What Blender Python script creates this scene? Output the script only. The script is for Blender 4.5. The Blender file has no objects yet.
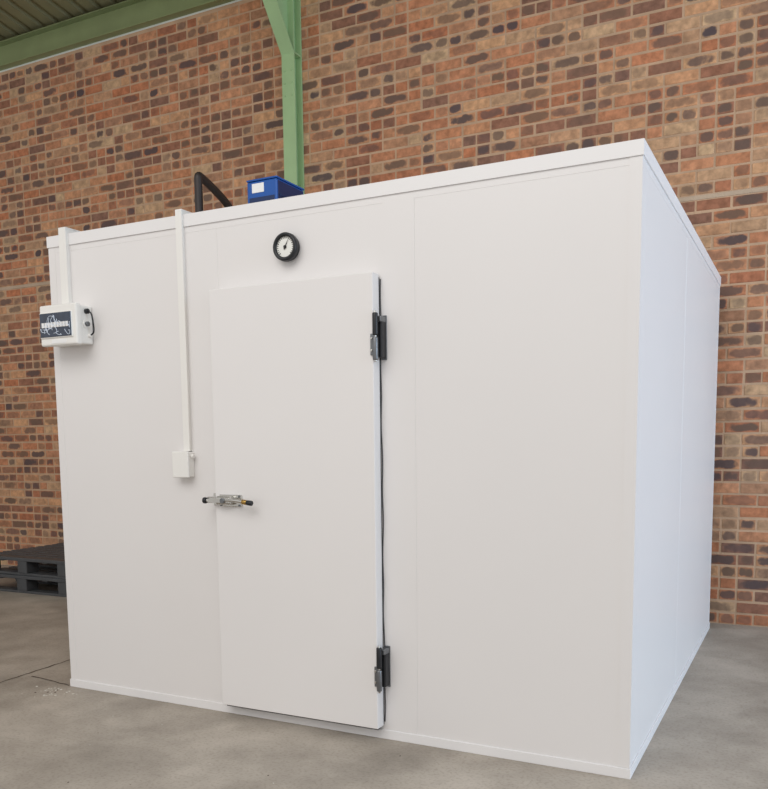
import bpy, bmesh, math, random
from mathutils import Vector, Matrix
random.seed(7)
S=bpy.context.scene
try:
    S.view_settings.view_transform='Standard'
    S.view_settings.look='None'
except Exception: pass

# ------------------------------------------------------------ materials
def srgb(r,g,b):
    def f(c):
        c/=255.0
        return c/12.92 if c<=0.04045 else ((c+0.055)/1.055)**2.4
    return (f(r),f(g),f(b),1)
def mat(name,col,rough=0.5,metal=0.0,var=0.04,scale=8,bump=0.0,bscale=60,spec=0.5,coat=0):
    m=bpy.data.materials.new(name); m.use_nodes=True
    nt=m.node_tree; b=nt.nodes['Principled BSDF']
    b.inputs['Roughness'].default_value=rough; b.inputs['Metallic'].default_value=metal
    b.inputs['Specular IOR Level'].default_value=spec
    b.inputs['Coat Weight'].default_value=coat
    tc=nt.nodes.new('ShaderNodeTexCoord')
    n=nt.nodes.new('ShaderNodeTexNoise'); n.inputs['Scale'].default_value=scale; n.inputs['Detail'].default_value=5
    nt.links.new(tc.outputs['Object'],n.inputs['Vector'])
    r=nt.nodes.new('ShaderNodeValToRGB')
    r.color_ramp.elements[0].position=0.3; r.color_ramp.elements[1].position=0.7
    r.color_ramp.elements[0].color=tuple(max(0,c*(1-var)) for c in col[:3])+(1,)
    r.color_ramp.elements[1].color=tuple(min(1,c*(1+var)) for c in col[:3])+(1,)
    nt.links.new(n.outputs['Fac'],r.inputs['Fac']); nt.links.new(r.outputs['Color'],b.inputs['Base Color'])
    if bump>0:
        n2=nt.nodes.new('ShaderNodeTexNoise'); n2.inputs['Scale'].default_value=bscale; n2.inputs['Detail'].default_value=4
        nt.links.new(tc.outputs['Object'],n2.inputs['Vector'])
        bp=nt.nodes.new('ShaderNodeBump'); bp.inputs['Strength'].default_value=bump; bp.inputs['Distance'].default_value=0.01
        nt.links.new(n2.outputs['Fac'],bp.inputs['Height']); nt.links.new(bp.outputs['Normal'],b.inputs['Normal'])
    return m
M_white=mat('white_panel_steel',srgb(231,228,227),0.36,0,0.008,1.5)
M_door=mat('white_door_steel',srgb(233,230,229),0.34,0,0.006,2)
M_trim=mat('white_trim_steel',srgb(235,233,233),0.35,0,0.008,4)
M_plastic=mat('white_pvc',srgb(238,236,232),0.4,0,0.01,6)
M_core=mat('panel_joint_sealant',srgb(240,238,236),0.6)
M_black=mat('black_rubber',srgb(22,22,24),0.55,0,0.1,20)
M_pipe=mat('pipe_insulation',srgb(42,34,32),0.5,0,0.15,14)
M_gasket=mat('grey_gasket',srgb(70,70,72),0.6,0,0.1,20)
M_blackm=mat('black_cast_metal',srgb(42,43,46),0.35,0.3,0.1,30)
M_grey=mat('dark_zinc',srgb(125,127,130),0.35,0.8,0.1,30)
M_chrome=mat('chrome_steel',srgb(205,203,198),0.22,1.0,0.05,30)
M_brass=mat('brass',srgb(180,145,80),0.3,1.0,0.05,30)
M_dial=mat('dial_face',srgb(235,235,230),0.4)
M_smoke=mat('smoked_cover',srgb(50,60,78),0.12,0,0.2,30,spec=0.7)
M_reflect=mat('pale_reflection',srgb(215,225,240),0.4)  # pale colour of the reflections drawn on the smoked window
M_blue=mat('blue_enamel',srgb(22,84,165),0.35,0.0,0.06,6)
M_bluedk=mat('blue_enamel_dark',srgb(16,42,88),0.45,0.0,0.06,6)
M_label=mat('label_white',srgb(240,240,240),0.5)
M_green=mat('green_steel_paint',srgb(164,194,144),0.45,0,0.06,5)
M_green2=mat('olive_green_steel_paint',srgb(138,150,106),0.5,0,0.08,4)
M_roof=mat('roof_sheet',srgb(140,136,102),0.6,0,0.1,3)
M_lightgap=mat('light_gap_white',srgb(225,230,225),0.5)  # near-white colour imitating daylight in the gap above the wall
M_mortar=mat('mortar',srgb(192,160,132),0.9,0,0.14,6,0.3,80)
M_band=mat('mortar_band',srgb(190,168,146),0.9,0,0.1,6,0.3,80)
M_pallet=mat('pallet_plastic',srgb(70,72,75),0.5,0,0.15,12)
M_debris=mat('debris_mix',srgb(205,200,190),0.8,0,0.2,30)
M_leaf=mat('debris_dark',srgb(70,55,45),0.8,0,0.2,30)
M_crack=mat('floor_crack',srgb(88,78,68),0.9)

def brick_mat():
    m=bpy.data.materials.new('clinker_brick'); m.use_nodes=True
    nt=m.node_tree; N=nt.nodes; L=nt.links; b=N['Principled BSDF']; b.inputs['Roughness'].default_value=0.85
    b.inputs['Specular IOR Level'].default_value=0.2
    at=N.new('ShaderNodeAttribute'); at.attribute_name='tone'; at.attribute_type='GEOMETRY'
    sp=N.new('ShaderNodeSeparateColor'); L.new(at.outputs['Color'],sp.inputs['Color'])
    r=N.new('ShaderNodeValToRGB'); cr=r.color_ramp
    stops=[(0.0,(210,152,116)),(0.2,(192,124,90)),(0.4,(216,168,128)),(0.55,(184,120,90)),(0.7,(208,174,138)),(0.82,(170,116,90)),(1.0,(144,108,92))]
    cr.elements[0].position=0; cr.elements[0].color=srgb(*stops[0][1]); cr.elements[1].position=1; cr.elements[1].color=srgb(*stops[-1][1])
    for p,c in stops[1:-1]:
        e=cr.elements.new(p); e.color=srgb(*c)
    L.new(sp.outputs['Red'],r.inputs['Fac'])
    tc=N.new('ShaderNodeTexCoord')
    n=N.new('ShaderNodeTexNoise'); n.inputs['Scale'].default_value=24; n.inputs['Detail'].default_value=6
    L.new(tc.outputs['Object'],n.inputs['Vector'])
    mr=N.new('ShaderNodeMapRange'); mr.inputs['From Min'].default_value=.3; mr.inputs['From Max'].default_value=.7
    mr.inputs['To Min'].default_value=.68; mr.inputs['To Max'].default_value=1.14
    L.new(n.outputs['Fac'],mr.inputs['Value'])
    mx=N.new('ShaderNodeMix'); mx.data_type='RGBA'; mx.blend_type='MULTIPLY'; mx.inputs[0].default_value=1
    cc=N.new('ShaderNodeCombineColor')
    for k in ('Red','Green','Blue'): L.new(mr.outputs['Result'],cc.inputs[k])
    L.new(r.outputs['Color'],mx.inputs[6]); L.new(cc.outputs['Color'],mx.inputs[7])
    uv=N.new('ShaderNodeUVMap'); uv.uv_map='UVMap'
    su=N.new('ShaderNodeSeparateXYZ'); L.new(uv.outputs['UV'],su.inputs['Vector'])
    def mth(op,a,bv=None,c=None):
        x=N.new('ShaderNodeMath'); x.operation=op
        for i,v in enumerate((a,bv,c)):
            if v is None: continue
            if isinstance(v,(int,float)): x.inputs[i].default_value=v
            else: L.new(v,x.inputs[i])
        return x.outputs[0]
    ax=mth('ABSOLUTE',mth('MULTIPLY_ADD',su.outputs['X'],2.0,-1.0)); ay=mth('ABSOLUTE',mth('MULTIPLY_ADD',su.outputs['Y'],2.0,-1.0))
    d=mth('ADD',mth('POWER',ax,3.5),mth('POWER',ay,2.6))
    n3=N.new('ShaderNodeTexNoise'); n3.inputs['Scale'].default_value=16; n3.inputs['Detail'].default_value=4
    L.new(tc.outputs['Object'],n3.inputs['Vector'])
    d=mth('ADD',d,mth('MULTIPLY',mth('SUBTRACT',n3.outputs['Fac'],0.5),2.0))
    mask=N.new('ShaderNodeMapRange'); mask.interpolation_type='SMOOTHSTEP'
    mask.inputs['From Min'].default_value=.25; mask.inputs['From Max'].default_value=.85
    mask.inputs['To Min'].default_value=1; mask.inputs['To Max'].default_value=0
    L.new(d,mask.inputs['Value'])
    f=mth('MULTIPLY',mask.outputs['Result'],sp.outputs['Green'])
    mx2=N.new('ShaderNodeMix'); mx2.data_type='RGBA'
    dk=N.new('ShaderNodeMix'); dk.data_type='RGBA'; dk.inputs[6].default_value=srgb(88,77,80); dk.inputs[7].default_value=srgb(122,98,82)
    L.new(sp.outputs['Blue'],dk.inputs[0])
    L.new(f,mx2.inputs[0]); L.new(mx.outputs[2],mx2.inputs[6]); L.new(dk.outputs[2],mx2.inputs[7])
    n4=N.new('ShaderNodeTexNoise'); n4.inputs['Scale'].default_value=.8; n4.inputs['Detail'].default_value=3
    L.new(tc.outputs['Object'],n4.inputs['Vector'])
    m4=N.new('ShaderNodeMapRange'); m4.inputs['From Min'].default_value=.3; m4.inputs['From Max'].default_value=.7
    m4.inputs['To Min'].default_value=.9; m4.inputs['To Max'].default_value=1.08
    L.new(n4.outputs['Fac'],m4.inputs['Value'])
    c4=N.new('ShaderNodeCombineColor')
    for k in ('Red','Green','Blue'): L.new(m4.outputs['Result'],c4.inputs[k])
    mx3=N.new('ShaderNodeMix'); mx3.data_type='RGBA'; mx3.blend_type='MULTIPLY'; mx3.inputs[0].default_value=1
    L.new(mx2.outputs[2],mx3.inputs[6]); L.new(c4.outputs['Color'],mx3.inputs[7])
    L.new(mx3.outputs[2],b.inputs['Base Color'])
    bp=N.new('ShaderNodeBump'); bp.inputs['Strength'].default_value=.5; bp.inputs['Distance'].default_value=.004
    L.new(n.outputs['Fac'],bp.inputs['Height']); L.new(bp.outputs['Normal'],b.inputs['Normal'])
    return m
M_brick=brick_mat()

def floor_mat():
    m=bpy.data.materials.new('concrete_floor'); m.use_nodes=True
    nt=m.node_tree; N=nt.nodes; L=nt.links; b=N['Principled BSDF']
    tc=N.new('ShaderNodeTexCoord')
    def noise(s,d,dist=0,rg=.5):
        n=N.new('ShaderNodeTexNoise'); n.inputs['Scale'].default_value=s; n.inputs['Detail'].default_value=d; n.inputs['Distortion'].default_value=dist
        n.inputs['Roughness'].default_value=rg
        L.new(tc.outputs['Object'],n.inputs['Vector']); return n
    a=noise(1.1,9,.4,.6); c=noise(3.6,10,.3,.6); e=noise(70,3)
    r=N.new('ShaderNodeValToRGB'); r.color_ramp.elements[0].position=.34; r.color_ramp.elements[1].position=.64
    r.color_ramp.elements[0].color=srgb(150,141,130); r.color_ramp.elements[1].color=srgb(184,174,162)
    L.new(a.outputs['Fac'],r.inputs['Fac'])
    r2=N.new('ShaderNodeValToRGB'); r2.color_ramp.elements[0].position=.32; r2.color_ramp.elements[1].position=.66
    r2.color_ramp.elements[0].color=(.80,.79,.78,1); r2.color_ramp.elements[1].color=(1.05,1.05,1.05,1)
    L.new(c.outputs['Fac'],r2.inputs['Fac'])
    mx=N.new('ShaderNodeMix'); mx.data_type='RGBA'; mx.blend_type='MULTIPLY'; mx.inputs[0].default_value=1
    L.new(r.outputs['Color'],mx.inputs[6]); L.new(r2.outputs['Color'],mx.inputs[7])
    r3=N.new('ShaderNodeValToRGB'); r3.color_ramp.elements[0].position=.35; r3.color_ramp.elements[1].position=.5
    r3.color_ramp.elements[0].color=(.86,.85,.84,1); r3.color_ramp.elements[1].color=(1,1,1,1)
    L.new(e.outputs['Fac'],r3.inputs['Fac'])
    mx2=N.new('ShaderNodeMix'); mx2.data_type='RGBA'; mx2.blend_type='MULTIPLY'; mx2.inputs[0].default_value=1
    L.new(mx.outputs[2],mx2.inputs[6]); L.new(r3.outputs['Color'],mx2.inputs[7])
    L.new(mx2.outputs[2],b.inputs['Base Color'])
    mr=N.new('ShaderNodeMapRange'); mr.inputs['To Min'].default_value=.4; mr.inputs['To Max'].default_value=.8
    L.new(a.outputs['Fac'],mr.inputs['Value']); L.new(mr.outputs['Result'],b.inputs['Roughness'])
    b.inputs['Specular IOR Level'].default_value=.35
    bp=N.new('ShaderNodeBump'); bp.inputs['Strength'].default_value=.15; bp.inputs['Distance'].default_value=.005
    L.new(e.outputs['Fac'],bp.inputs['Height']); L.new(bp.outputs['Normal'],b.inputs['Normal'])
    return m
M_floor=floor_mat()

# ------------------------------------------------------------ helpers
def link(o,parent=None):
    S.collection.objects.link(o)
    if parent: o.parent=parent
    return o
def empty(name,loc=(0,0,0)):
    e=bpy.data.objects.new(name,None); e.empty_display_size=.2; link(e); return e
def from_bm(name,bm,m,parent=None,smooth=False):
    me=bpy.data.meshes.new(name); bm.normal_update(); bm.to_mesh(me); bm.free()
    if m: me.materials.append(m)
    if smooth:
        for p in me.polygons: p.use_smooth=True
    return link(bpy.data.objects.new(name,me),parent)
def bx(name,x0,x1,y0,y1,z0,z1,m,parent=None,bev=0.002,seg=2):
    bm=bmesh.new(); bmesh.ops.create_cube(bm,size=1)
    for v in bm.verts:
        v.co=Vector((x0+(v.co.x+.5)*(x1-x0),y0+(v.co.y+.5)*(y1-y0),z0+(v.co.z+.5)*(z1-z0)))
    bev=min(bev,.45*min(x1-x0,y1-y0,z1-z0))
    if bev>0: bmesh.ops.bevel(bm,geom=bm.edges[:],offset=bev,segments=seg,affect='EDGES',profile=.5)
    return from_bm(name,bm,m,parent)
def cyl(name,p0,p1,r,m,parent=None,seg=32,bev=0.0,r2=None):
    p0=Vector(p0);p1=Vector(p1);d=p1-p0
    bm=bmesh.new(); bmesh.ops.create_cone(bm,cap_ends=True,segments=seg,radius1=r,radius2=r if r2 is None else r2,depth=d.length)
    if bev>0:
        ed=[e for e in bm.edges if any(len(f.verts)>4 for f in e.link_faces)]
        bmesh.ops.bevel(bm,geom=ed,offset=bev,segments=3,affect='EDGES',profile=.5)
    M=Matrix.Translation((p0+p1)/2)@d.to_track_quat('Z','Y').to_matrix().to_4x4()
    bmesh.ops.transform(bm,matrix=M,verts=bm.verts)
    o=from_bm(name,bm,m,parent)
    for p in o.data.polygons: p.use_smooth=len(p.vertices)<=4
    return o
def prism(name,pts,axis,a0,a1,m,parent=None,bev=0):
    bm=bmesh.new()
    def mk(p,a):
        c=list(p); c.insert(axis,a); return bm.verts.new(c)
    A=[mk(p,a0) for p in pts];B=[mk(p,a1) for p in pts]
    bm.faces.new(A);bm.faces.new(B[::-1])
    n=len(pts)
    for i in range(n): bm.faces.new((A[i],B[i],B[(i+1)%n],A[(i+1)%n]))
    bmesh.ops.recalc_face_normals(bm,faces=bm.faces[:])
    if bev>0: bmesh.ops.bevel(bm,geom=bm.edges[:],offset=bev,segments=2,affect='EDGES')
    return from_bm(name,bm,m,parent)
def tube(name,pts,r,m,parent=None,bez=False,res=8):
    cu=bpy.data.curves.new(name,'CURVE'); cu.dimensions='3D'; cu.bevel_depth=r; cu.bevel_resolution=4; cu.use_fill_caps=True
    sp=cu.splines.new('NURBS' if bez else 'POLY'); sp.points.add(len(pts)-1)
    for i,p in enumerate(pts): sp.points[i].co=(*p,1)
    if bez: sp.order_u=3; sp.use_endpoint_u=True; sp.resolution_u=res
    o=bpy.data.objects.new(name,cu); S.collection.objects.link(o)
    dg=bpy.context.evaluated_depsgraph_get(); me=bpy.data.meshes.new_from_object(o.evaluated_get(dg))
    bpy.data.objects.remove(o); me.name=name; me.materials.clear(); me.materials.append(m)
    for p in me.polygons: p.use_smooth=True
    return link(bpy.data.objects.new(name,me),parent)

W,D,H=3.0175,2.9217,2.4
WY=3.10   # brick face

# ------------------------------------------------------------ floor
floor=bx('floor',-9,9,-8,WY+.2,-.1,0,M_floor,None,0)
def strip(name,pts,w,m,parent,z=.0015):
    bm=bmesh.new(); prev=None
    for i,p in enumerate(pts):
        q=pts[min(i+1,len(pts)-1)]; o=pts[max(i-1,0)]
        d=Vector((q[0]-o[0],q[1]-o[1],0)).normalized(); n=Vector((-d.y,d.x,0))*w/2*(.6+.8*random.random())
        a=bm.verts.new(Vector((p[0],p[1],z))+n);b=bm.verts.new(Vector((p[0],p[1],z))-n)
        if prev: bm.faces.new((prev[0],prev[1],b,a))
        prev=(a,b)
    return from_bm(name,bm,m,parent)
strip('crack_1',[(-.453+.034*t+random.uniform(-.008,.008),.42-.56*t) for t in [i/12 for i in range(13)]],.010,M_crack,floor)
strip('crack_2',[(-.02+(-.35)*t,.0+.05*t+random.uniform(-.006,.006)) for t in [i/8 for i in range(9)]],.008,M_crack,floor,.002)

# ------------------------------------------------------------ brick wall
def brick_wall():
    bm=bmesh.new(); uvl=bm.loops.layers.uv.new('UVMap'); cl=bm.loops.layers.float_color.new('tone')
    X0,X1=-9.0,9.0; ch=.085; bh=.073; bl=.221; st=.232
    z=0.006; row=0
    def brick(x0,x1,z0,z1):
        dz=random.uniform(-.002,.002); yo=WY+random.uniform(0,.003)
        hdr=(x1-x0)<.15
        b=.004; x0+=random.uniform(-.002,.002); x1+=random.uniform(-.002,.002)
        f=[bm.verts.new((x,yo,zz)) for x,zz in ((x0+b,z0+b+dz),(x1-b,z0+b+dz),(x1-b,z1-b+dz),(x0+b,z1-b+dz))]
        k=[bm.verts.new((x,yo+.008,zz)) for x,zz in ((x0,z0+dz),(x1,z0+dz),(x1,z1+dz),(x0,z1+dz))]
        tone=random.random()
        cz=(z0+z1)/2
        pdark=(.52 if hdr else .28) + (.05 if cz<3.0 else -.02)
        r=random.random(); g=random.uniform(.65,1.0) if r<pdark else (random.uniform(.2,.6) if r<pdark+.30 else 0.0)
        col=(tone,g,random.random(),1)
        fs=[bm.faces.new(f)]
        for i in range(4): fs.append(bm.faces.new((f[i],k[i],k[(i+1)%4],f[(i+1)%4])))
        for fi,fa in enumerate(fs):
            fa.material_index=1
            for l in fa.loops:
                l[cl]=col
                l[uvl].uv=((l.vert.co.x-x0)/(x1-x0),(l.vert.co.z-z0-dz)/(z1-z0))
    zb=None
    while z+bh<5.14:
        if zb is None and 2.99<z+bh+.01<3.08:
            zb=z; z+=.028
        x=X0+(st/2 if row%2 else 0)
        while x<X1:
            if random.random()<.40:
                brick(x,x+.106,z,z+bh); brick(x+.117,x+bl,z,z+bh)
            else: brick(x,x+bl,z,z+bh)
            x+=st
        z+=ch; row+=1
    vs=[bm.verts.new((x,y,zz)) for x in (X0,X1+.3) for y in (WY+.005,WY+.22) for zz in (0,5.15)]
    mf=[]
    for q in ((0,1,3,2),(4,6,7,5),(0,4,5,1),(2,3,7,6),(0,2,6,4),(1,5,7,3)):
        fa=bm.faces.new([vs[i] for i in q]); fa.material_index=0; mf.append(fa)
        for l in fa.loops: l[cl]=(0,0,0,1)
    bmesh.ops.recalc_face_normals(bm,faces=mf)
    me=bpy.data.meshes.new('wall_back'); bm.to_mesh(me); bm.free()
    me.materials.append(M_mortar); me.materials.append(M_brick)
    o=link(bpy.data.objects.new('wall_back',me))
    bx('mortar_band',X0,X1,WY,WY+.02,zb-.006,zb+.024,M_band,o,.003)
    return o
wall=brick_wall()

# ------------------------------------------------------------ cold room
cr=empty('cold_room')
g=.0002
core=bx('core',.081,W-.081,.001,D-.081,.01,H-.081,M_core,cr,0)
xs=[0,1.093,2.106,W]
for i in range(3):
    bx(f'front_panel_{i+1}',xs[i]+(g if i else 0),xs[i+1]-(g if i<2 else 0),0,.08,0,H-.081,M_white,cr,.0006,1)
ys=[.0801,1.254,D]
for i in range(2):
    bx(f'side_panel_{i+1}',W-.08,W,ys[i]+(.0015 if i else 0),ys[i+1]-(.0015 if i<1 else 0),0,H-.081,M_white,cr,.0015,1)
    bx(f'left_panel_{i+1}',0,.08,ys[i]+(g if i else 0),ys[i+1]-(g if i<1 else 0),0,H-.081,M_white,cr,.0008,1)
bx('side_joint_backing',W-.079,W-.004,1.20,1.30,.01,H-.09,M_grey,cr,0)
bx('back_panel',.08,W-.08,D-.08,D-.0005,0,H-.081,M_white,cr,.001)
bx('roof_panel',0,W,0,D,H-.0808,H,M_white,cr,.0006,1)
ct,cb,co,ci=H+.004,H-.052,.006,.05
bm=bmesh.new()
outer=[(-co,-co),(W+co,-co),(W+co,D+co),(-co,D+co)]; inner=[(ci,ci),(W-ci,ci),(W-ci,D-ci),(ci,D-ci)]; wall_=[(0,0),(W,0),(W,D),(0,D)]
rg=[[bm.verts.new((x,y,z)) for x,y in pts] for pts,z in ((wall_,cb),(outer,cb),(outer,ct),(inner,ct),(inner,H-.001))]
for a,b in zip(rg,rg[1:]):
    for i in range(4): bm.faces.new((a[i],a[(i+1)%4],b[(i+1)%4],b[i]))
bmesh.ops.recalc_face_normals(bm,faces=bm.faces[:])
cap=from_bm('top_capping',bm,M_trim,cr)
def angle(name,cx,cy,sx,sy,z0,z1,w=.045,t=.0012):
    p=[(cx-sx*w,cy+sy*t),(cx+sx*t,cy+sy*t),(cx+sx*t,cy-sy*w),(cx,cy-sy*w),(cx,cy),(cx-sx*w,cy)]
    prism(name,p,2,z0,z1,M_white,cr)
angle('corner_flashing_right',W,0,1,-1,.043,cb)
angle('corner_flashing_left',0,0,-1,-1,.043,cb)
angle('corner_flashing_back',W,D,1,1,.043,cb)
bx('base_channel_front',-.006,W+.006,-.006,-.0002,0,.042,M_trim,cr,.0015)
bx('base_channel_right',W+.0002,W+.0058,0,D,0,.0418,M_trim,cr,.0015)
bx('base_channel_left',-.0058,-.0002,0,D,0,.0418,M_trim,cr,.0015)

# door leaf
dx0,dx1,dz0,dz1=1.088,1.942,.062,2.03
bx('door_leaf',dx0,dx1,-.066,-.008,dz0,dz1,M_door,cr,.003)
bx('door_gasket',dx0+.012,dx1-.001,-.0085,-.0005,dz0+.004,dz1-.012,M_gasket,cr,.002)
bx('door_threshold_seal',dx0+.01,dx1-.01,-.045,-.012,dz0-.012,dz0+.002,M_gasket,cr,.002)
pts=[(dx1+.003+.002*math.sin(i*1.1)+.0015*math.sin(i*.37),-.003,.08+i*(1.93/40)) for i in range(41)]
tube('gasket_bead',pts,.0027,M_gasket,cr,True,3)
bx('door_frame_strip',dx1+.018,2.1045,-.0006,-.0001,.045,2.34,M_white,cr,.0002,1)

def hinge(n,zc):
    z0,z1=zc-.098,zc+.098; X=dx1+.003
    bx(f'hinge_{n}_frame_plate',X+.004,X+.030,-.006,-.0002,z0+.005,z1-.005,M_grey,cr,.002)
    bx(f'hinge_{n}_body',X+.006,X+.027,-.045,-.005,z0+.012,z1-.030,M_blackm,cr,.006,3)
    bx(f'hinge_{n}_bracket_upper',X+.004,X+.028,-.055,-.005,z1-.036,z1-.012,M_grey,cr,.004,3)
    cyl(f'hinge_{n}_knuckle_upper',(X+.008,-.068,zc+.004),(X+.008,-.068,z1),.012,M_blackm,cr,24,.005)
    cyl(f'hinge_{n}_knuckle_lower',(X+.008,-.068,z0),(X+.008,-.068,zc-.002),.012,M_grey,cr,24,.005)
    cyl(f'hinge_{n}_pin',(X+.008,-.068,z0-.008),(X+.008,-.068,z1+.008),.005,M_chrome,cr,16,.002)
    bx(f'hinge_{n}_strap',X-.014,X+.008,-.074,-.064,z0+.02,z0+.11,M_grey,cr,.003,3)
    for k,zz in enumerate((z0+.04,z0+.09)):
        cyl(f'hinge_{n}_bolt_{k}',(X-.007,-.073,zz),(X-.007,-.078,zz),.005,M_chrome,cr,12,.001)
hinge(1,1.765); hinge(2,.335)

# latch handle
hz=1.058; hx=.03
def X_(x): return x+hx
bx('latch_keeper_base',1.030,1.083,-.010,-.0002,hz-.03,hz+.03,M_chrome,cr,.003)
bx('latch_keeper_post',1.042,1.078,-.078,-.008,hz-.014,hz+.016,M_chrome,cr,.006,3)
bx('latch_plate',X_(1.085),X_(1.215),-.074,-.065,hz-.028,hz+.028,M_chrome,cr,.004,3)
bx('latch_body',X_(1.085),X_(1.17),-.105,-.072,hz-.018,hz+.022,M_chrome,cr,.010,3)
prism('latch_tongue',[(X_(1.03),hz-.008),(X_(1.09),hz-.014),(X_(1.09),hz+.018),(X_(1.03),hz+.008)],1,-.096,-.076,M_chrome,cr,.002)
cyl('latch_pivot',(X_(1.13),-.104,hz+.002),(X_(1.13),-.114,hz+.002),.013,M_grey,cr,20,.003)
tube('latch_lever',[(X_(1.14),-.10,hz+.004),(X_(1.18),-.112,hz+.006),(X_(1.23),-.116,hz+.003),(X_(1.28),-.116,hz-.004)],.009,M_chrome,cr,True)
cyl('latch_lever_knob',(X_(1.275),-.116,hz-.003),(X_(1.305),-.116,hz-.006),.012,M_blackm,cr,20,.004)
cyl('latch_lever_ring',(X_(1.250),-.116,hz),(X_(1.275),-.116,hz-.003),.0115,M_brass,cr,20,.002)
cyl('latch_release_rod',(X_(1.01),-.088,hz),(X_(1.04),-.088,hz),.007,M_chrome,cr,16)
cyl('latch_release_knob',(X_(1.004),-.088,hz),(X_(1.022),-.088,hz),.015,M_blackm,cr,24,.005)
for k,(xx,zz) in enumerate(((1.097,hz-.021),(1.202,hz-.021),(1.202,hz+.021))):
    cyl(f'latch_bolt_{k}',(X_(xx),-.073,zz),(X_(xx),-.078,zz),.005,M_grey,cr,12,.001)

# ------------------------------------------------------------ dial thermometer
th=empty('dial_thermometer'); tx,tz=1.492,2.186; R=.061
cyl('case',(tx,-.0002,tz),(tx,-.030,tz),R-.004,M_blackm,th,48,.004)
bm=bmesh.new()
prof=[(R-.016,-.030),(R-.016,-.040),(R-.006,-.045),(R,-.040),(R+.001,-.020),(R-.004,-.018)]
n=64; rings=[]
for i in range(n):
    a=2*math.pi*i/n; rings.append([bm.verts.new((tx+r*math.cos(a),y,tz+r*math.sin(a))) for r,y in prof])
for i in range(n):
    A=rings[i];B=rings[(i+1)%n]
    for j in range(len(prof)-1): bm.faces.new((A[j],A[j+1],B[j+1],B[j]))
bmesh.ops.recalc_face_normals(bm,faces=bm.faces[:])
from_bm('bezel',bm,M_blackm,th,True)
cyl('dial',(tx,-.028,tz),(tx,-.033,tz),R-.015,M_dial,th,48)
for i in range(21):
    a=math.radians(225-270*i/20); r0,r1=R-.025,R-.018; L=.0012 if i%5 else .002
    c,s=math.cos(a),math.sin(a)
    cyl(f'tick_{i}',(tx+r0*c,-.0335,tz+r0*s),(tx+r1*c,-.0335,tz+r1*s),L,M_black,th,6)
a=math.radians(62)
prism('needle',[(tx-.012*math.cos(a)-.003*math.sin(a),tz-.012*math.sin(a)+.003*math.cos(a)),(tx-.012*math.cos(a)+.003*math.sin(a),tz-.012*math.sin(a)-.003*math.cos(a)),(tx+.04*math.cos(a),tz+.04*math.sin(a))],1,-.0362,-.0350,M_black,th)
cyl('hub',(tx,-.033,tz),(tx,-.039,tz),.007,M_black,th,20,.001)

# ------------------------------------------------------------ trunking + junction box
def trunk(name,x0,x1,z0,dep):
    t=empty(name)
    zt=H+.0045
    prism('base_run',[(-.0065,z0),(-dep+.005,z0),(-dep+.005,zt+dep-.005),(.32,zt+dep-.005),(.32,zt),(-.0065,zt)],0,x0+.003,x1-.003,M_plastic,t)
    bx('back_strip',x0+.004,x1-.004,-.0064,-.0002,z0,cb-.001,M_plastic,t,0)
    prism('lid',[(-dep+.0051,z0),(-dep,z0),(-dep,zt+dep),(.32,zt+dep),(.32,zt+dep-.0049),(-dep+.0051,zt+dep-.0049)],0,x0,x1,M_plastic,t,.001)
    return t
t1=trunk('cable_trunking',.868,.906,1.289,.022)
t2=trunk('cable_trunking',.105,.155,2.048,.028)
jb=empty('junction_box')
bx('box_body',.822,.915,-.045,-.0002,1.165,1.285,M_plastic,jb,.004,3)
bx('box_lid',.819,.918,-.052,-.040,1.162,1.288,M_plastic,jb,.004,3)
for k,(xx,zz) in enumerate(((.832,1.175),(.905,1.275))): cyl(f'lid_screw_{k}',(xx,-.050,zz),(xx,-.0535,zz),.004,M_plastic,jb,12)
cyl('side_gland',(.915,-.022,1.265),(.930,-.022,1.265),.010,M_plastic,jb,16,.002)

# ------------------------------------------------------------ distribution board
db=empty('distribution_board')
dzb=-.006
def Z(z): return z+dzb
bx('enclosure',.045,.288,-.085,-.0015,Z(1.842),Z(2.034),M_plastic,db,.008,3)
bx('front_cover',.037,.296,-.116,-.080,Z(1.835),Z(2.040),M_plastic,db,.010,3)
bx('window_frame',.043,.270,-.122,-.114,Z(1.873),Z(2.002),M_plastic,db,.005,2)
bx('smoked_window',.047,.266,-.125,-.118,Z(1.878),Z(1.998),M_smoke,db,.003)
bx('rating_label',.12,.22,-.1175,-.1155,Z(1.846),Z(1.864),M_label,db,.0005)
for i in range(9):
    bx(f'breaker_{i}',.062+.021*i,.079+.021*i,-.1275,-.124,Z(1.925),Z(1.950),M_label,db,.001)
for i in range(16):  # thin pale curves standing in for white reflections on the window
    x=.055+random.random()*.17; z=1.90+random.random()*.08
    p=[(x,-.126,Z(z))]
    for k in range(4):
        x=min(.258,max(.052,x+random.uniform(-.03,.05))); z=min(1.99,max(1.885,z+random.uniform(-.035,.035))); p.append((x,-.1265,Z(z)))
    tube(f'reflection_streak_{i}',p,.0014,M_reflect,db,True)
cyl('side_switch_base',(.287,-.05,Z(1.940)),(.295,-.05,Z(1.940)),.020,M_plastic,db,28,.003)
cyl('side_switch_knob',(.295,-.05,Z(1.940)),(.310,-.05,Z(1.940)),.012,M_grey,db,24,.003)
cyl('gland_top',(.287,-.045,Z(2.004)),(.306,-.045,Z(2.004)),.013,M_blackm,db,20,.003)
tube('side_cable',[(.304,-.045,Z(2.004)),(.325,-.045,Z(2.0)),(.330,-.04,Z(1.95)),(.325,-.03,Z(1.90)),(.300,-.03,Z(1.885)),(.285,-.03,Z(1.885))],.004,M_blackm,db,True)
cyl('gland_low',(.287,-.03,Z(1.885)),(.303,-.03,Z(1.885)),.010,M_plastic,db,20,.003)

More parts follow.
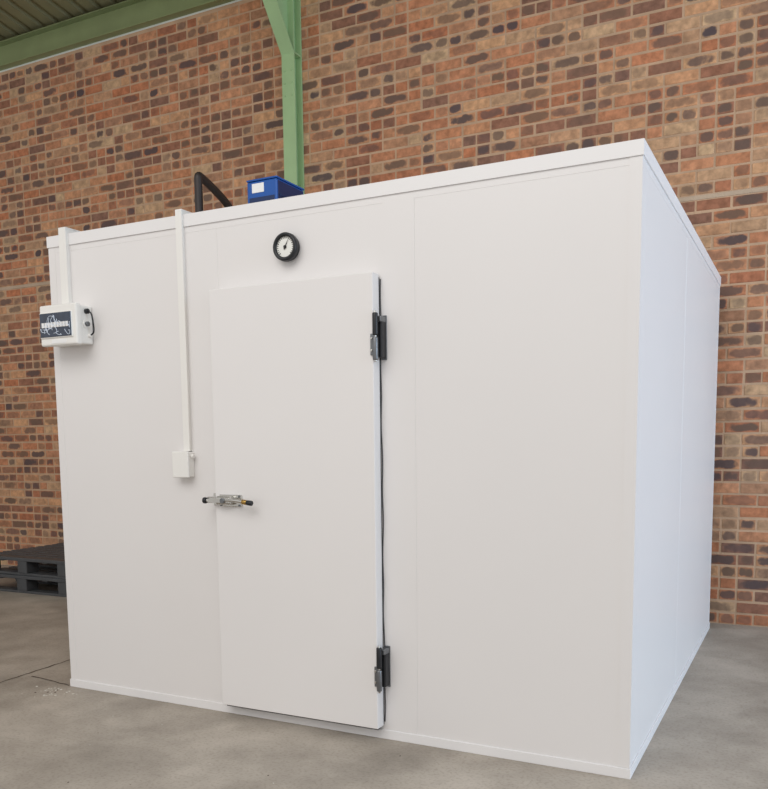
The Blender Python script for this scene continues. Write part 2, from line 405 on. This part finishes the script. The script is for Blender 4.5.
# ------------------------------------------------------------ refrigeration unit on roof
cu=empty('condensing_unit')
ux0,ux1,uy0,uy1,uz0,uz1=.695,.895,.80,1.08,H+.0,2.800
bx('feet_rail_l',ux0+.01,ux0+.04,uy0,uy1,uz0,uz0+.03,M_blackm,cu)
bx('feet_rail_r',ux1-.04,ux1-.01,uy0,uy1,uz0,uz0+.03,M_blackm,cu)
bx('casing',ux0,ux1,uy0,uy1,uz0+.03,uz1-.012,M_blue,cu,.006)
bx('lid',ux0-.003,ux1+.003,uy0-.003,uy1+.003,uz1-.010,uz1,M_blue,cu,.003)
bx('front_recess',ux0+.015,ux1-.015,uy0-.002,uy0+.001,uz0+.05,uz1-.10,M_bluedk,cu,.001)
bx('label',ux0+.035,ux0+.115,uy0-.003,uy0,uz1-.075,uz1-.025,M_label,cu,.0005)
bx('side_recess',ux1-.001,ux1+.002,uy0+.012,uy1-.012,uz0+.05,uz1-.020,M_bluedk,cu,.001)
for i in range(8): bx(f'louvre_{i}',ux1+.001,ux1+.007,uy0+.03,uy1-.03,uz0+.06+i*.034,uz0+.078+i*.034,M_bluedk,cu,.002)
pp=empty('insulated_pipe')
tube('pipe_run',[(.350,.80,H+.002),(.350,.80,2.60),(.350,.80,2.84),(.350,.80,2.878),(.345,.83,2.880),(.31,1.02,2.848),(.275,1.19,2.805),(.27,1.24,2.74),(.27,1.25,2.60),(.27,1.25,H+.002)],.024,M_pipe,pp,True,6)
bx('pipe_flange_a',.31,.39,.76,.84,H+.0005,H+.012,M_blackm,pp)
bx('pipe_flange_b',.23,.31,1.21,1.29,H+.0005,H+.012,M_blackm,pp)

# ------------------------------------------------------------ steel column with rafter haunch
sc=empty('steel_column')
cxm=-.425; fw=.062; yf=2.975
bx('front_flange',cxm-fw,cxm+fw,yf,yf+.010,0,5.42,M_green,sc,.001)
bx('web',cxm-.005,cxm+.005,yf+.010,WY-.014,0,5.42,M_green,sc,0)
bx('rear_flange',cxm-fw,cxm+fw,WY-.014,WY-.002,0,5.42,M_green,sc,.001)
L=1.7; zs=4.55; rise=1.25
prism('haunch_web',[(yf,zs+.03),(yf-L,zs+rise*L),(yf-L,zs+rise*L+.1),(yf,zs+rise*L+.1)],0,cxm-.006,cxm+.006,M_green,sc)
prism('haunch_flange',[(yf,zs),(yf-L,zs+rise*L),(yf-L,zs+rise*L+.014),(yf,zs+.014)],0,cxm-fw,cxm+fw,M_green,sc)
bx('stiffener',cxm-fw,cxm+fw,yf+.010,WY-.014,zs,zs+.012,M_green,sc,0)
for k in range(3):
    for s in (-1,1):
        cyl(f'bolt_{k}_{s}',(cxm+s*.035,yf,4.42-k*.1),(cxm+s*.035,yf-.006,4.42-k*.1),.008,M_green,sc,6)

# ------------------------------------------------------------ roof
ceil=empty('ceiling')
sl=math.tan(math.radians(9))
def rz(y): return 5.44+(WY-y)*sl
bm=bmesh.new()
X0,X1=-9,9; pitch=.19
prof=[]; x=X0
while x<X1:
    prof+= [(x,0),(x+.11,0),(x+.13,.03),(x+.17,.03)]; x+=pitch
rows=[]
for y in (WY+.5,-2.0):
    rows.append([bm.verts.new((px,y,rz(y)+pz)) for px,pz in prof])
for i in range(len(prof)-1): bm.faces.new((rows[0][i],rows[0][i+1],rows[1][i+1],rows[1][i]))
from_bm('roof_sheeting',bm,M_roof,ceil)
for i,y in enumerate((2.35,1.2,0.05,-1.1)):
    z=rz(y)
    bx(f'purlin_{i}',X0,X1,y-.03,y+.03,z-.15,z-.004,M_green2,ceil,.002)
eb=empty('eave_beam')
bx('beam_web',X0,X1,WY-.008,WY+.0015,5.165,5.40,M_green2,eb,0)
bx('beam_flange_lower',X0,X1,WY-.075,WY-.008,5.165,5.175,M_green2,eb,0)
bx('beam_flange_upper',X0,X1,WY-.075,WY-.008,5.39,5.40,M_green2,eb,0)
bx('light_gap_strip',X0,X1,WY+.002,WY+.20,5.151,5.40,M_lightgap,eb,0)  # pale strip showing under the beam, painted as a gap of daylight

# ------------------------------------------------------------ pallets
def pallet(name,cx,cy,z0,rot,m=M_pallet):
    p=empty(name); p.location=(cx,cy,z0); p.rotation_euler=(0,0,rot)
    w,d,h=1.2,1.0,.16
    bx('deck_frame_f',-w/2,w/2,-d/2,-d/2+.09,h-.03,h,m,p,.004)
    bx('deck_frame_b',-w/2,w/2,d/2-.09,d/2,h-.03,h,m,p,.004)
    for i in range(9):
        y=-d/2+.115+i*(.77/8)-.03
        bx(f'slat_{i}',-w/2,w/2,y,y+.062,h-.026,h-.003,m,p,.003)
    for i in range(5):
        x=-w/2+i*(w-.06)/4; bx(f'rib_{i}',x,x+.06,-d/2+.01,d/2-.01,h-.04,h-.012,m,p,.002)
    for ix in (-1,0,1):
        for iy in (-1,0,1):
            sx=.075 if ix else .06
            bx(f'block_{ix}_{iy}',ix*(w/2-.08)-sx,ix*(w/2-.08)+sx,iy*(d/2-.07)-.065,iy*(d/2-.07)+.065,.02,h-.025,m,p,.006)
    for i,iy in enumerate((-1,0,1)):
        bx(f'skid_{i}',-w/2+.005,w/2-.005,iy*(d/2-.07)-.06,iy*(d/2-.07)+.06,0,.022,m,p,.004)
    return p
pallet('plastic_pallet',-2.72,2.42,0,0.02)
pallet('plastic_pallet',-2.70,2.43,.1605,-.01)

# ------------------------------------------------------------ debris
bm=bmesh.new()
def chip(cx,cy,s,mi):
    n=random.randint(5,7); a0=random.random()*6; h=s*random.uniform(.15,.4)
    b=[];t=[]
    for i in range(n):
        a=a0+i*2*math.pi/n; r=s*random.uniform(.6,1.1)
        b.append(bm.verts.new((cx+r*math.cos(a),cy+r*math.sin(a),.0))); t.append(bm.verts.new((cx+.7*r*math.cos(a),cy+.7*r*math.sin(a),h*random.uniform(.6,1))))
    fs=[bm.faces.new(t)]+[bm.faces.new((b[i],b[(i+1)%n],t[(i+1)%n],t[i])) for i in range(n)]
    for f in fs: f.material_index=mi
for i in range(32):
    chip(random.gauss(-.02,.08),-.12+random.gauss(0,.05),random.uniform(.003,.010),0 if random.random()<.75 else 1)
for i in range(30):
    chip(random.uniform(-1.2,2.6),random.uniform(-1.2,-.1),random.uniform(.002,.005),0 if random.random()<.4 else 1)
o=from_bm('floor_debris',bm,M_debris); o.data.materials.append(M_leaf)

# ------------------------------------------------------------ light
w=bpy.data.worlds.new('World'); S.world=w; w.use_nodes=True
bg=w.node_tree.nodes['Background']; bg.inputs['Color'].default_value=(1.0,.985,.97,1); bg.inputs['Strength'].default_value=.72
def area(name,loc,tgt,sx,sy,e,c):
    l=bpy.data.lights.new(name,'AREA'); l.shape='RECTANGLE'; l.size=sx; l.size_y=sy; l.energy=e; l.color=c
    o=bpy.data.objects.new(name,l); link(o); o.location=loc
    o.rotation_euler=(Vector(tgt)-Vector(loc)).to_track_quat('-Z','Y').to_euler(); return o
area('doorway_light',(9,.5,2.2),(3,1.5,.8),4,4,300,(.55,.76,1.0))
area('added_front_fill',(1.8,-5.5,6.5),(1.6,1,1.5),7,4,250,(1,.98,.95))  # added soft fill from high behind the camera; no skylight is built

# ------------------------------------------------------------ camera
q=[3.5987,-3.22584,1.32455,0.46224,-0.10899,-0.00993,833.38022,392.65143,533.13944]
cam=bpy.data.cameras.new('camera'); co_=bpy.data.objects.new('camera',cam); link(co_)
R4=Matrix.Rotation(q[3],4,'Z')@Matrix.Rotation(math.pi/2+q[4],4,'X')@Matrix.Rotation(q[5],4,'Z')
co_.matrix_world=Matrix.Translation(q[0:3])@R4
cam.sensor_fit='HORIZONTAL'; cam.sensor_width=36; cam.lens=q[6]*36/768
cam.shift_x=(384-q[7])/768; cam.shift_y=(q[8]-394.5)/768
cam.clip_start=.05
S.camera=co_
